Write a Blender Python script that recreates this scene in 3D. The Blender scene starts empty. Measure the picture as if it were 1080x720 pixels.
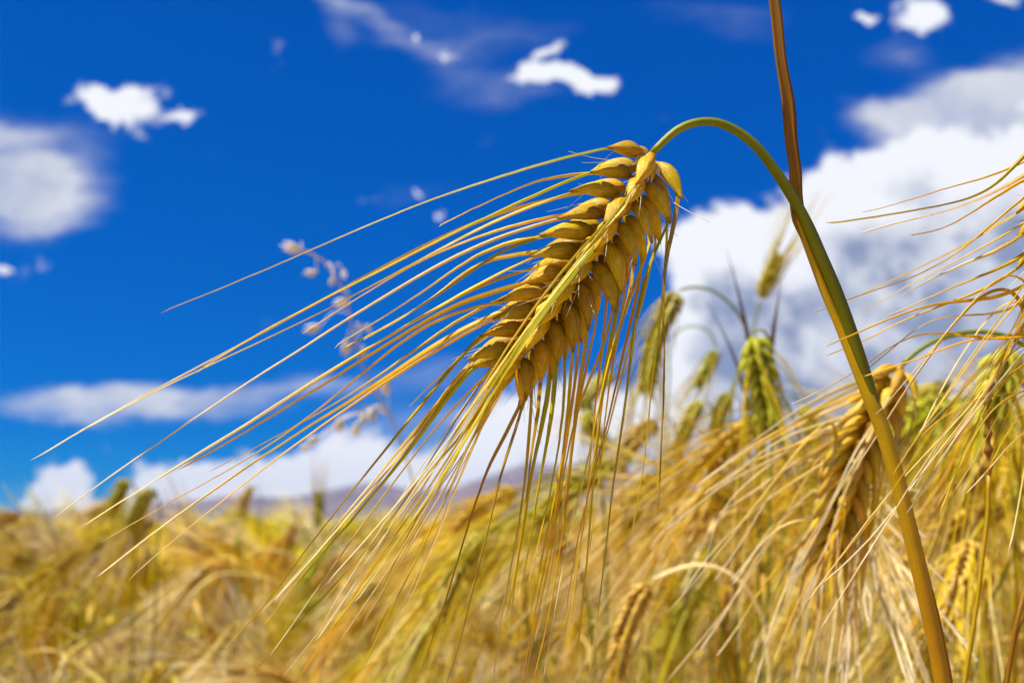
import bpy, math, random
import numpy as np
from mathutils import Vector, Matrix

random.seed(7)
RNG = np.random.default_rng(11)
SC = bpy.context.scene
COL = SC.collection

# ------------------------------------------------------------------ camera
HC = 0.95                                  # lens height above the soil (m)
PITCH = math.radians(10.2)
FPX = 1050.0                               # focal length in pixels of the 1080 px wide photograph
cam_data = bpy.data.cameras.new('camera')
cam = bpy.data.objects.new('camera', cam_data)
COL.objects.link(cam)
cam.location = (0, 0, HC)
cam.rotation_euler = (math.radians(90) + PITCH, 0, 0)
cam_data.lens = 35.0
cam_data.sensor_width = 36.0
cam_data.clip_start = 0.005
cam_data.clip_end = 20000
cam_data.dof.use_dof = True
cam_data.dof.focus_distance = 0.25
cam_data.dof.aperture_fstop = 13.5
cam_data.dof.aperture_blades = 0
SC.camera = cam
FWD = np.array([0, math.cos(PITCH), math.sin(PITCH)])
RIGHT = np.array([1.0, 0, 0])
UP = np.array([0, -math.sin(PITCH), math.cos(PITCH)])
CAMP = np.array([0, 0, HC])


def P(px, py, d):
    """The point d metres in front of the lens that the photograph shows at pixel (px, py)."""
    return CAMP + d * (FWD + RIGHT * (px - 540) / FPX - UP * (py - 360) / FPX)


def proj(p):
    q = np.asarray(p) - CAMP
    d = q @ FWD
    return 540 + FPX * (q @ RIGHT) / d, 360 - FPX * (q @ UP) / d, d


# ------------------------------------------------------------------ sun, sky, exposure
SUN_EL, SUN_AZ = math.radians(60), math.radians(-114)      # azimuth from +Y (view) towards +X
sdir = Vector((math.sin(SUN_AZ) * math.cos(SUN_EL), math.cos(SUN_AZ) * math.cos(SUN_EL), math.sin(SUN_EL)))
sl = bpy.data.lights.new('sun', 'SUN')
sl.energy = 5.0
sl.angle = math.radians(0.53)
sl.color = (1.0, 0.95, 0.86)
so = bpy.data.objects.new('sun', sl)
COL.objects.link(so)
so.rotation_euler = sdir.to_track_quat('Z', 'Y').to_euler()
so.location = (0, 0, 50)

SC.view_settings.view_transform = 'Standard'
SC.view_settings.look = 'None'
SC.view_settings.exposure = 0.80
SC.view_settings.gamma = 1.0
SC.view_settings.use_curve_mapping = False
SC.cycles.use_denoising = True
SC.cycles.max_bounces = 6
SC.cycles.transparent_max_bounces = 6

world = bpy.data.worlds.new('World')
SC.world = world
world.use_nodes = True


class NT:
    """Terse node-tree writer."""
    def __init__(self, tree):
        self.t = tree
        tree.nodes.clear()

    def n(self, typ, inputs=None, **props):
        nd = self.t.nodes.new(typ)
        for k, v in props.items():
            setattr(nd, k, v)
        for k, v in (inputs or {}).items():
            self.set(nd, k, v)
        return nd

    def set(self, nd, k, v):
        s = nd.inputs[k]
        if isinstance(v, bpy.types.NodeSocket):
            self.t.links.new(v, s)
        else:
            s.default_value = v

    def math(self, op, a, b=0.0, c=0.0, clamp=False):
        nd = self.n('ShaderNodeMath', {0: a, 1: b, 2: c}, operation=op)
        nd.use_clamp = clamp
        return nd.outputs[0]

    def vmath(self, op, a, b=(0, 0, 0)):
        nd = self.n('ShaderNodeVectorMath', {0: a, 1: b}, operation=op)
        return nd.outputs[0]

    def smooth(self, x, a, b, lo=0.0, hi=1.0):
        nd = self.n('ShaderNodeMapRange', {0: x, 1: a, 2: b, 3: lo, 4: hi})
        nd.interpolation_type = 'SMOOTHSTEP'
        return nd.outputs[0]

    def mix(self, f, a, b, blend='MIX'):
        nd = self.n('ShaderNodeMix', data_type='RGBA', blend_type=blend)
        for k, v in ((0, f), (6, a), (7, b)):
            self.set(nd, k, v)
        return nd.outputs[2]

    def noise(self, vec, scale, detail=4.0, rough=0.55, dist=0.0, color=False):
        nd = self.n('ShaderNodeTexNoise', {'Vector': vec, 'Scale': scale, 'Detail': detail, 'Roughness': rough, 'Distortion': dist})
        return nd.outputs['Color' if color else 'Fac']

    def ramp(self, f, stops):
        nd = self.n('ShaderNodeValToRGB', {0: f})
        el = nd.color_ramp.elements
        while len(el) < len(stops):
            el.new(0.5)
        for e, (p, c) in zip(el, stops):
            e.position = p
            e.color = (*c, 1)
        return nd.outputs[0]

    def attr(self, name, out='Fac'):
        return self.n('ShaderNodeAttribute', attribute_name=name).outputs[out]


def sky_uv(px, py):
    d = FWD + RIGHT * (px - 540) / FPX - UP * (py - 360) / FPX
    return d[0] / d[1], d[2] / d[1]


def build_world():
    t = NT(world.node_tree)
    sky = t.n('ShaderNodeTexSky', sky_type='NISHITA')
    sky.sun_disc = False
    sky.sun_elevation = SUN_EL
    sky.sun_rotation = SUN_AZ
    sky.altitude = 3200
    sky.air_density = 1.0
    sky.dust_density = 0.2
    sky.ozone_density = 3.0
    # deep, polarised mountain blue
    hs = t.n('ShaderNodeHueSaturation', {'Hue': 0.498, 'Saturation': 1.75, 'Value': 1.0, 'Color': sky.outputs[0]})
    sr = t.n('ShaderNodeSeparateColor', {0: hs.outputs[0]})
    r_ = t.math('MULTIPLY', sr.outputs[0], 0.03)
    g_ = t.math('MULTIPLY', t.math('POWER', sr.outputs[1], 0.66), 0.74)
    b_ = t.math('MULTIPLY', t.math('POWER', sr.outputs[2], 0.44), 2.25)
    tint = t.n('ShaderNodeCombineColor', {0: r_, 1: g_, 2: b_}).outputs[0]
    bg_sky = t.n('ShaderNodeBackground', {'Color': tint, 'Strength': 0.075})

    co = t.n('ShaderNodeTexCoord').outputs['Generated']
    sep = t.n('ShaderNodeSeparateXYZ', {0: co})
    x, y, z = sep.outputs
    ys = t.math('MAXIMUM', y, 0.05)
    u = t.math('DIVIDE', x, ys)
    v = t.math('DIVIDE', z, ys)
    uv = t.n('ShaderNodeCombineXYZ', {0: u, 1: v, 2: 0.0}).outputs[0]

    def warped(scale, amp, detail, stretch=(1, 1, 1), seed=0.0):
        p = t.vmath('MULTIPLY', uv, stretch)
        p = t.vmath('ADD', p, (seed, seed * 1.7, seed))
        c = t.noise(p, scale, detail, 0.6, color=True)
        c = t.vmath('SUBTRACT', c, (0.5, 0.5, 0.5))
        c = t.vmath('MULTIPLY', c, (amp, amp, 0))
        return t.vmath('ADD', uv, c)

    def field(vec, blobs):
        tot = None
        for (px, py, rx, ry, rot, w) in blobs:
            cu, cv = sky_uv(px, py)
            m = t.n('ShaderNodeMapping', {'Vector': vec, 'Location': (cu, cv, 0),
                                          'Rotation': (0, 0, math.radians(rot)), 'Scale': (rx / FPX, ry / FPX, 1)}, vector_type='TEXTURE')
            ln = t.n('ShaderNodeVectorMath', {0: m.outputs[0]}, operation='LENGTH').outputs['Value']
            f = t.smooth(ln, 1.45, 0.0, 0.0, w)
            tot = f if tot is None else t.math('ADD', tot, f)
        return tot

    cumulus = [
        (120, 118, 52, 22, -12, .9), (150, 100, 28, 18, 0, .6), (95, 102, 30, 14, 20, .4), (196, 128, 26, 9, 0, .7),
        (585, 80, 52, 17, -8, 1.0), (622, 91, 34, 16, 0, .7), (583, 50, 26, 9, 35, .5), (444, 47, 15, 9, 0, .55), (478, 60, 20, 8, -20, .45),
        (968, 18, 34, 30, 20, .9), (911, 20, 17, 10, 0, .75), (1062, -4, 30, 12, 0, .6),
        (760, 245, 50, 34, 0, .8), (735, 290, 38, 60, 0, .7), (880, 205, 52, 42, 0, .8), (940, 195, 66, 58, 0, .8),
        (820, 262, 60, 38, 0, .8), (1010, 200, 110, 80, 0, .8), (1090, 200, 90, 100, 0, .8), (900, 320, 190, 110, 0, 1.0),
        (780, 350, 110, 75, 0, .8), (1040, 330, 150, 120, 0, 1.0), (900, 450, 230, 80, 0, .9), (700, 440, 90, 60, 0, .7), (705, 250, 16, 12, 0, .55),
        (62, 508, 34, 26, 0, .9), (52, 542, 40, 18, 0, .7), (180, 503, 60, 26, 0, .6), (270, 505, 80, 30, 0, .75), (360, 490, 70, 36, 0, .8),
        (230, 540, 220, 26, 0, .6), (470, 505, 130, 34, 0, .8), (520, 455, 70, 40, 0, .6), (600, 470, 110, 60, 0, .8), (580, 400, 60, 40, 0, .35),
        (435, 203, 9, 7, 0, .55), (461, 222, 8, 6, 0, .5), (4, 281, 12, 7, 0, .6), (390, 215, 22, 7, 0, .25),
    ]
    wisp = [
        (20, 200, 96, 62, 0, 1.0), (70, 215, 50, 32, 0, .5), (-30, 170, 90, 60, 0, .8), (30, 190, 50, 34, 0, .6),
        (110, 424, 160, 20, 0, 1.0), (60, 412, 70, 14, 0, .5), (180, 432, 110, 22, 0, .7), (300, 408, 90, 16, 6, .5), (400, 395, 120, 26, 12, .4),
        (1030, 120, 130, 46, 12, 1.5), (985, 140, 100, 26, -12, .8), (930, 122, 60, 16, -25, .4), (1080, 90, 90, 50, 20, .8), (960, 60, 50, 30, 0, .4),
        (390, 18, 90, 14, -25, .34), (460, 55, 120, 24, -20, .36), (350, 20, 24, 60, 20, .35), (500, 30, 160, 40, -10, .3),
        (760, 20, 120, 30, 0, .3), (20, 150, 120, 40, 0, .5), (520, 95, 120, 28, -5, .3), (430, 210, 70, 16, 10, .3),
        (560, 430, 160, 60, 0, .5), (480, 460, 160, 40, 0, .5), (30, 540, 90, 26, 0, .5),
    ]
    # cumulus
    wc = warped(16.0, 0.075, 7.0)
    dc = field(wc, cumulus)
    bill = t.noise(uv, 17.0, 7.0, 0.62)
    dcn = t.math('ADD', dc, t.math('MULTIPLY', t.math('SUBTRACT', bill, 0.5), 1.5))
    a_c = t.smooth(dcn, 0.22, 0.60)
    # wisps
    ww = warped(7.0, 0.09, 5.0, (0.7, 1.6, 1), 3.1)
    dw = field(ww, wisp)
    strk = t.noise(t.vmath('MULTIPLY', ww, (0.6, 2.2, 1)), 11.0, 5.0, 0.6)
    dwn = t.math('MULTIPLY', dw, t.math('ADD', t.math('MULTIPLY', strk, 2.0), -0.25))
    a_w = t.smooth(dwn, 0.08, 1.0, 0.0, 0.88)
    # how much cloud stands between a point and the sun: tops stay white, bases go grey
    up = t.vmath('ADD', wc, (-0.020, 0.060, 0))
    du = field(up, [q for q in cumulus if q[0] > 650 and q[1] > 150 or q[1] > 430])
    nu = t.noise(t.vmath('ADD', uv, (-0.012, 0.03, 0)), 17.0, 7.0, 0.62)
    dcu = t.math('ADD', du, t.math('MULTIPLY', t.math('SUBTRACT', nu, 0.5), 1.5))
    big = t.noise(uv, 9.0, 4.0, 0.55)
    thick = t.smooth(t.math('ADD', dcu, t.math('MULTIPLY', t.math('SUBTRACT', big, 0.5), 2.6)), 0.25, 1.55)
    fine = t.smooth(t.math('SUBTRACT', nu, bill), -0.10, 0.12)
    core = t.math('MULTIPLY', thick, t.math('ADD', t.math('MULTIPLY', fine, 0.45), 0.65), clamp=True)
    c_c = t.mix(core, (0.90, 0.92, 0.97, 1), (0.27, 0.33, 0.50, 1))
    c_w = t.mix(t.smooth(t.noise(ww, 14.0, 6.0, 0.6), 0.34, 0.66), (0.60, 0.66, 0.82, 1), (0.90, 0.92, 0.97, 1))
    front = t.smooth(y, 0.06, 0.2)
    a_c = t.math('MULTIPLY', a_c, front)
    a_w = t.math('MULTIPLY', a_w, front)
    # loose broken cloud added to the unseen sky behind, for the light it gives
    rest = t.smooth(t.noise(co, 3.0, 6.0, 0.6), 0.55, 0.75, 0.0, 0.8)
    back = t.math('MULTIPLY', rest, t.smooth(y, 0.2, 0.0))
    bg_w = t.n('ShaderNodeBackground', {'Color': c_w, 'Strength': 0.51})
    bg_c = t.n('ShaderNodeBackground', {'Color': c_c, 'Strength': 0.60})
    bg_b = t.n('ShaderNodeBackground', {'Color': (0.8, 0.85, 0.95, 1), 'Strength': 0.46})
    m0 = t.n('ShaderNodeMixShader', {0: back, 1: bg_sky.outputs[0], 2: bg_b.outputs[0]})
    m1 = t.n('ShaderNodeMixShader', {0: a_w, 1: m0.outputs[0], 2: bg_w.outputs[0]})
    m2 = t.n('ShaderNodeMixShader', {0: a_c, 1: m1.outputs[0], 2: bg_c.outputs[0]})
    t.n('ShaderNodeOutputWorld', {'Surface': m2.outputs[0]})


build_world()
world.cycles.sampling_method = 'MANUAL'
world.cycles.sample_map_resolution = 1024


# ------------------------------------------------------------------ materials
def plant_mat(name, stops, streak=0.25, var=0.25, hue=0.02, rough=0.5, transl=0.18, spec=0.35, bump=0.25, use_tint=False, freq=9.0, spot=0.5, sat=1.34):
    """Straw-like skin: colour along the part (attribute t), lengthwise streaks (attribute a = angle), a shift per object."""
    m = bpy.data.materials.new(name)
    m.use_nodes = True
    t = NT(m.node_tree)
    tt = t.attr('t')
    if use_tint:
        base = t.attr('tint', 'Color')
    else:
        base = t.ramp(tt, stops)
    ang = t.attr('a')
    rnd = t.n('ShaderNodeObjectInfo').outputs['Random']
    v = t.n('ShaderNodeCombineXYZ', {0: t.math('MULTIPLY', ang, freq), 1: t.math('MULTIPLY', tt, 3.0), 2: t.math('MULTIPLY', rnd, 40.0)}).outputs[0]
    st = t.noise(v, 1.6, 3.0, 0.6)
    pos = t.n('ShaderNodeTexCoord').outputs['Object']
    bl = t.noise(pos, 240.0, 3.0, 0.6)
    br = t.math('ADD', t.math('MULTIPLY', t.math('SUBTRACT', st, 0.5), 2 * streak), 1.0)
    br = t.math('ADD', br, t.math('MULTIPLY', t.math('SUBTRACT', bl, 0.5), spot))
    br = t.math('MULTIPLY', br, t.math('ADD', t.math('MULTIPLY', rnd, 2 * var), 1 - var))
    r2 = t.n('ShaderNodeTexWhiteNoise', {'W': t.math('MULTIPLY', rnd, 91.7)}, noise_dimensions='1D').outputs[0]
    hs = t.n('ShaderNodeHueSaturation', {'Hue': t.math('ADD', 0.5 - hue, t.math('MULTIPLY', r2, 2 * hue)), 'Saturation': sat, 'Value': br, 'Color': base})
    col = hs.outputs[0]
    bmp = t.n('ShaderNodeBump', {'Strength': bump, 'Distance': 0.0004, 'Height': st})
    p = t.n('ShaderNodeBsdfPrincipled', {'Base Color': col, 'Roughness': rough, 'Specular IOR Level': spec, 'Normal': bmp.outputs[0]})
    tr = t.n('ShaderNodeBsdfTranslucent', {'Color': col})
    mx = t.n('ShaderNodeMixShader', {0: transl, 1: p.outputs[0], 2: tr.outputs[0]})
    t.n('ShaderNodeOutputMaterial', {'Surface': mx.outputs[0]})
    return m


STRAW = (0.68, 0.44, 0.08)
GOLD = (0.52, 0.30, 0.030)
PALE = (0.78, 0.62, 0.32)
BROWN = (0.26, 0.13, 0.025)
GREEN = (0.16, 0.20, 0.022)
LIME = (0.36, 0.37, 0.035)
M = {}
M['kernel'] = plant_mat('kernel_husk', [(0, (0.42, 0.26, 0.06)), (0.55, (0.62, 0.43, 0.12)), (0.85, (0.68, 0.47, 0.12)), (0.95, (0.56, 0.34, 0.06)), (1, (0.30, 0.16, 0.03))], .65, .28, .014, .42, .08, .38, .9, freq=13, spot=1.2, sat=1.24)
M['kernel_brown'] = plant_mat('kernel_husk_brown', [(0, (0.48, 0.31, 0.08)), (1, (0.72, 0.52, 0.19))], .45, .25, .012, .48, .12, .32, .8, freq=9, spot=1.0, sat=1.25)
M['kernel_field'] = plant_mat('kernel_husk_field', [(0, (0.52, 0.36, 0.09)), (1, (0.74, 0.54, 0.18))], .35, .25, .014, .5, .15, .3, .4, freq=7, sat=1.15)
M['kernel_green'] = plant_mat('kernel_husk_green', [(0, (0.38, 0.36, 0.05)), (0.6, (0.54, 0.49, 0.08)), (1, (0.66, 0.57, 0.16))], .25, .2, .015, .45, .15, .35, .5, freq=5, sat=1.12)
M['awn'] = plant_mat('awn_straw', [(0, (0.74, 0.54, 0.10)), (0.35, (0.76, 0.54, 0.10)), (0.7, (0.82, 0.66, 0.28)), (1, (0.88, 0.79, 0.54))], .3, .15, .012, .36, .36, .5, .3, sat=1.18)
M['awn_gold'] = plant_mat('awn_gold', [(0, (0.68, 0.47, 0.06)), (0.5, (0.68, 0.43, 0.04)), (1, (0.80, 0.62, 0.26))], .3, .15, .012, .36, .33, .5, .3)
M['awn_green'] = plant_mat('awn_green', [(0, (0.46, 0.45, 0.05)), (0.45, (0.62, 0.52, 0.06)), (1, (0.76, 0.60, 0.22))], .3, .15, .012, .36, .36, .45, .3)
M['awn_brown'] = plant_mat('awn_brown', [(0, (0.45, 0.28, 0.05)), (0.6, (0.33, 0.18, 0.04)), (1, (0.62, 0.45, 0.2))], .35, .2, .015, .4, .15, .45, .3)
M['awn_pale'] = plant_mat('awn_pale', [(0, (0.70, 0.52, 0.16)), (0.5, (0.80, 0.66, 0.34)), (1, (0.90, 0.82, 0.62))], .3, .15, .012, .34, .38, .5, .3, sat=1.05)
M['stem_hero'] = plant_mat('ripening_stem', [(0, (0.34, 0.20, 0.030)), (0.80, (0.34, 0.21, 0.03)), (0.87, (0.19, 0.17, 0.012)), (0.93, (0.12, 0.13, 0.007)), (0.985, (0.17, 0.19, 0.010)), (1, (0.30, 0.30, 0.06))], .3, .05, .005, .42, .05, .28, .4, freq=7)
M['sheath'] = plant_mat('leaf_sheath_skin', [(0, (0.33, 0.18, 0.03)), (0.6, (0.40, 0.21, 0.026)), (0.90, (0.42, 0.215, 0.024)), (0.95, (0.54, 0.36, 0.04)), (1, (0.50, 0.33, 0.05))], .45, .05, .004, .4, .12, .45, .5, freq=12)
M['blade_brown'] = plant_mat('dry_blade', [(0, (0.40, 0.23, 0.04)), (0.2, (0.24, 0.115, 0.02)), (1, (0.27, 0.135, 0.026))], .75, .1, .006, .5, .15, .35, .5, freq=8)
M['margin_shade'] = plant_mat('margin_shade_skin', [(0, (0.20, 0.085, 0.012)), (1, (0.26, 0.12, 0.016))], .5, .1, .006, .5, .1, .35, .5, freq=8)  # overlapping sheath edge; its dark brown also paints the stem's shaded side
M['leaf_pale'] = plant_mat('dry_leaf_pale', [(0, (0.70, 0.54, 0.20)), (0.6, (0.80, 0.66, 0.34)), (1, (0.86, 0.76, 0.5))], .3, .25, .015, .45, .3, .4, .4)
M['leaf_green'] = plant_mat('leaf_green', [(0, (0.10, 0.14, 0.015)), (1, (0.28, 0.28, 0.04))], .3, .2, .015, .4, .3, .4, .4)
M['stem_gold'] = plant_mat('stem_gold', [(0, (0.46, 0.30, 0.05)), (0.8, (0.56, 0.40, 0.07)), (1, (0.56, 0.42, 0.10))], .3, .2, .015, .4, .1, .45, .3)
M['stem_green'] = plant_mat('stem_green', [(0, (0.20, 0.18, 0.02)), (0.7, (0.11, 0.14, 0.014)), (1, (0.20, 0.23, 0.03))], .3, .2, .01, .4, .1, .45, .3)
M['hair'] = plant_mat('fine_hair', [(0, (0.85, 0.75, 0.5)), (1, (0.9, 0.86, 0.7))], .1, .1, .005, .4, .3, .5, 0)
M['oat'] = plant_mat('oat_husk', [(0, (0.82, 0.74, 0.60)), (1, (0.93, 0.88, 0.80))], .3, .15, .01, .45, .35, .35, .3, sat=0.75)
M['field'] = plant_mat('field_crop', [(0, STRAW), (1, STRAW)], 25e-2, .0, .0, .5, .28, .3, 0, use_tint=True, sat=1.3)


# ------------------------------------------------------------------ mesh tools
def catmull(pts, n):
    """Smooth curve through pts (k x dims), n samples evenly spread along it."""
    p = np.asarray(pts, float)
    if len(p) == 2:
        return p[0] + (p[1] - p[0]) * np.linspace(0, 1, n)[:, None]
    h = np.linalg.norm(np.diff(p, axis=0), axis=1) + 1e-9
    sl = np.diff(p, axis=0) / h[:, None]
    m = np.vstack([sl[0], (sl[:-1] * h[1:, None] + sl[1:] * h[:-1, None]) / (h[1:] + h[:-1])[:, None], sl[-1]])
    out = []
    for i in range(len(h)):
        t = np.linspace(0, 1, 20, endpoint=False)[:, None]
        out.append((2 * t ** 3 - 3 * t ** 2 + 1) * p[i] + (t ** 3 - 2 * t ** 2 + t) * h[i] * m[i]
                   + (3 * t ** 2 - 2 * t ** 3) * p[i + 1] + (t ** 3 - t ** 2) * h[i] * m[i + 1])
    out.append(p[-1:])
    q = np.vstack(out)
    s = np.r_[0, np.cumsum(np.linalg.norm(np.diff(q, axis=0), axis=1))]
    g = np.linspace(0, s[-1], n)
    return np.stack([np.interp(g, s, q[:, k]) for k in range(q.shape[1])], 1)


def nrm(v):
    return v / (np.linalg.norm(v) + 1e-12)


def frames(path, hint):
    T = np.gradient(path, axis=0)
    T /= np.linalg.norm(T, axis=1)[:, None] + 1e-12
    n = nrm(hint - T[0] * (hint @ T[0]))
    N = []
    for k in range(len(path)):
        n = nrm(n - T[k] * (n @ T[k]))
        N.append(n)
    N = np.array(N)
    return T, N, np.cross(T, N)


class MB:
    """Collects tubes and ribbons with the attributes t (along) and a (around)."""
    def __init__(self):
        self.v, self.f, self.t, self.a, self.c, self.n = [], [], [], [], [], 0

    def add(self, v, f, t, a, c=None):
        self.v.append(np.asarray(v, float))
        self.f += [tuple(int(i) + self.n for i in q) for q in f]
        self.t.append(np.asarray(t, float))
        self.a.append(np.asarray(a, float))
        if c is not None:
            self.c.append(np.broadcast_to(np.asarray(c, float), (len(v), 3)))
        self.n += len(v)

    def tube(self, path, rad, sides=6, hint=None, flat=1.0, t0=0.0, t1=1.0, c=None, twist=0.0, prof=None):
        path = np.asarray(path, float)
        k = len(path)
        rad = np.broadcast_to(np.asarray(rad, float), (k,)) if np.ndim(rad) < 2 else rad
        if hint is None:
            hint = np.array([0.3, -1, 0.2])
        T, N, B = frames(path, np.asarray(hint, float))
        th = np.linspace(0, 2 * math.pi, sides, endpoint=False)
        vs, ts, an = [], [], []
        for i in range(k):
            a = th + twist * i / max(1, k - 1)
            pr = 1.0 if prof is None else prof(th)
            ring = path[i] + rad[i] * ((np.cos(a) * pr)[:, None] * N[i] * flat + (np.sin(a) * pr)[:, None] * B[i])
            vs.append(ring)
            ts += [t0 + (t1 - t0) * i / (k - 1)] * sides
            an += list(np.abs(th / math.pi - 1))
        vs = np.vstack(vs)
        f = []
        for i in range(k - 1):
            for j in range(sides):
                j2 = (j + 1) % sides
                f.append((i * sides + j, i * sides + j2, (i + 1) * sides + j2, (i + 1) * sides + j))
        f.append(tuple(range(sides))[::-1])
        f.append(tuple((k - 1) * sides + j for j in range(sides)))
        self.add(vs, f, ts, an, c)
        return self

    def ribbon(self, path, half, hint, fold=0.35, t0=0.0, t1=1.0, c=None, twist=0.0, thick=0.12):
        """A leaf blade: folded along its midrib, with a real thickness."""
        path = np.asarray(path, float)
        k = len(path)
        half = np.broadcast_to(np.asarray(half, float), (k,))
        T, N, B = frames(path, np.asarray(hint, float))
        vs, ts, an = [], [], []
        prof = [(-1, fold), (-.5, fold * .35), (0, 0), (.5, fold * .35), (1, fold), (.5, fold * .35 + thick), (0, thick * 1.6), (-.5, fold * .35 + thick)]
        for i in range(k):
            w = twist * i / max(1, k - 1)
            n2 = N[i] * math.cos(w) + B[i] * math.sin(w)
            b2 = np.cross(T[i], n2)
            for (x, y) in prof:
                vs.append(path[i] + half[i] * (b2 * x + n2 * y))
                an.append((x + 1) / 2)
                ts.append(t0 + (t1 - t0) * i / (k - 1))
        s = len(prof)
        f = [(i * s + j, i * s + (j + 1) % s, (i + 1) * s + (j + 1) % s, (i + 1) * s + j) for i in range(k - 1) for j in range(s)]
        f += [tuple(range(s))[::-1], tuple((k - 1) * s + j for j in range(s))]
        self.add(np.array(vs), f, ts, an, c)
        return self

    def mesh(self, name, mat, smooth=True):
        me = bpy.data.meshes.new(name)
        v = np.vstack(self.v)
        me.from_pydata(v.tolist(), [], self.f)
        for nm, src in (('t', self.t), ('a', self.a)):
            at = me.attributes.new(nm, 'FLOAT', 'POINT')
            at.data.foreach_set('value', np.concatenate(src).astype(np.float32))
        if self.c:
            at = me.attributes.new('tint', 'FLOAT_COLOR', 'POINT')
            cc = np.vstack(self.c)
            at.data.foreach_set('color', np.hstack([cc, np.ones((len(cc), 1))]).astype(np.float32).ravel())
        me.materials.append(mat)
        if smooth:
            me.polygons.foreach_set('use_smooth', [True] * len(me.polygons))
        me.update()
        return me


def link(name, data, parent=None, mat4=None):
    o = bpy.data.objects.new(name, data)
    COL.objects.link(o)
    if parent is not None:
        o.parent = parent
    if mat4 is not None:
        o.matrix_local = mat4
    return o


def thing(name, label, cat, loc, group=None):
    o = bpy.data.objects.new(name, None)
    o.empty_display_size = 0.02
    COL.objects.link(o)
    o.location = loc
    o['label'] = label
    o['category'] = cat
    if group:
        o['group'] = group
    return o


# ------------------------------------------------------------------ kernel, awn
KT = np.array([0, .06, .16, .28, .42, .56, .68, .78, .86, .93, 1.0])
KR = np.array([.32, .60, .85, .99, .98, .86, .68, .49, .32, .20, .13])


def kernel_mb(mb, L, W, H, M4=None, sides=20, rings=13, t0=0, t1=1, seed=0, c=None, rough=0.0):
    """One grain in its husk along +Z: back (dorsal) side +X, five ribs, keeled tip that runs into the awn."""
    r = np.random.default_rng(seed)
    tt = np.linspace(0, 1, rings)
    rr = np.interp(tt, KT, KR)
    th = np.linspace(0, 2 * math.pi, sides, endpoint=False)
    vs, ts, an = [], [], []
    sk = r.uniform(-.07, .07)
    r0 = r.uniform(0, 6)
    for i, t in enumerate(tt):
        rib = 1 + 0.10 * (np.maximum(0, np.cos(5 * th)) ** 3 - .3) * np.sin(math.pi * t) ** .6 + 0.10 * np.cos(th) * max(0, t - .55)
        rib = rib * (1 + rough * (np.sin(3 * th + r0 + 5 * t) + .7 * np.sin(2 * th - 9 * t + 2 * r0) + .5 * np.sin(4 * th + 15 * t)))
        x = np.cos(th) * rr[i] * H * rib
        x = np.where(x < 0, x * 0.62, x)
        y = np.sin(th) * rr[i] * W * rib
        bend = -0.10 * L * (t - .4) ** 2 + 0.0
        vs.append(np.stack([x + bend + 0.08 * L * t * (1 - t), y + sk * L * t * t, np.full(sides, t * L)], 1))
        ts += [t0 + (t1 - t0) * t] * sides
        an += list(np.abs(th / math.pi - 1))
    v = np.vstack(vs)
    if M4 is not None:
        v = v @ M4[:3, :3].T + M4[:3, 3]
    f = [(i * sides + j, i * sides + (j + 1) % sides, (i + 1) * sides + (j + 1) % sides, (i + 1) * sides + j) for i in range(rings - 1) for j in range(sides)]
    f += [tuple(range(sides))[::-1], tuple((rings - 1) * sides + j for j in range(sides))]
    mb.add(v, f, ts, an, c)


KLEN, KWID, KHGT = 0.0134, 0.00255, 0.0026
KERNELS = {}
for key in ('kernel', 'kernel_brown', 'kernel_green'):
    KERNELS[key] = []
    for s in range(9):
        mb = MB()
        kernel_mb(mb, KLEN * (1 + .06 * math.cos(s * 1.3)), KWID * (1 + .11 * math.sin(s * 2.1)), KHGT * (1 + .08 * math.cos(s * 2.9)), seed=s, rough=.035)
        KERNELS[key].append(mb.mesh('kernel', M[key]))


def ear_layout(axis, face, nodes, div0, div1, scale=1.0, roll=0.0, rng=RNG, r_rach=0.0024, jitter=1.0):
    """Six rows of grains round the rachis: list of (row, s, base, dir, dorsal, size). FACE points to the front of the ear."""
    n = 400
    ax = catmull(axis, n)
    T, F, S = frames(ax, np.asarray(face, float))        # S = T x F
    out = []
    for k in range(nodes * 2):
        s = (k + 0.35) / (nodes * 2 + 0.6)
        i = int(s * (n - 1))
        back = k % 2
        for phi in (-60, 0, 60):
            row = (phi if not back else 180 - phi) % 360
            ph = math.radians(row) + roll + rng.normal(0, .05) * jitter
            rad = F[i] * math.cos(ph) + S[i] * math.sin(ph)
            dv = math.radians(div0 + (div1 - div0) * s + rng.normal(0, 3.0) * jitter)
            if row in (0, 180):
                dv *= 0.72
            d = nrm(T[i] * math.cos(dv) + rad * math.sin(dv) + rng.normal(0, .03, 3) * jitter)
            base = ax[i] + rad * r_rach * scale
            sz = scale * (1.0 - 0.22 * max(0, (s - .7) / .3) - 0.12 * max(0, (.08 - s) / .08)) * (1 + rng.normal(0, .035) * jitter)
            dors = nrm(rad - d * (rad @ d))
            out.append((row, s, base, d, dors, sz))
    return ax, T, F, S, out


def basis(base, d, dors, sz):
    m = np.eye(4)
    m[:3, 0] = dors * sz
    m[:3, 1] = np.cross(d, dors) * sz
    m[:3, 2] = d * sz
    m[:3, 3] = base
    return m


def awn_mesh(path, r0, mat, rng, sides=4):
    """A stiff tapering bristle with a flattened, keeled section."""
    n = len(path)
    g = np.linspace(0, 1, n)
    rad = r0 * (0.70 + 0.38 * np.exp(-((g - .16) / .2) ** 2)) * (1 - 0.50 * g ** 1.3) * np.clip((1.004 - g) / .03, .12, 1)
    mb = MB()
    mb.tube(path, rad, sides, hint=rng.normal(0, 1, 3), flat=0.62, twist=rng.uniform(-2, 2))
    return mb.mesh('awn', mat, smooth=False)


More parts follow.
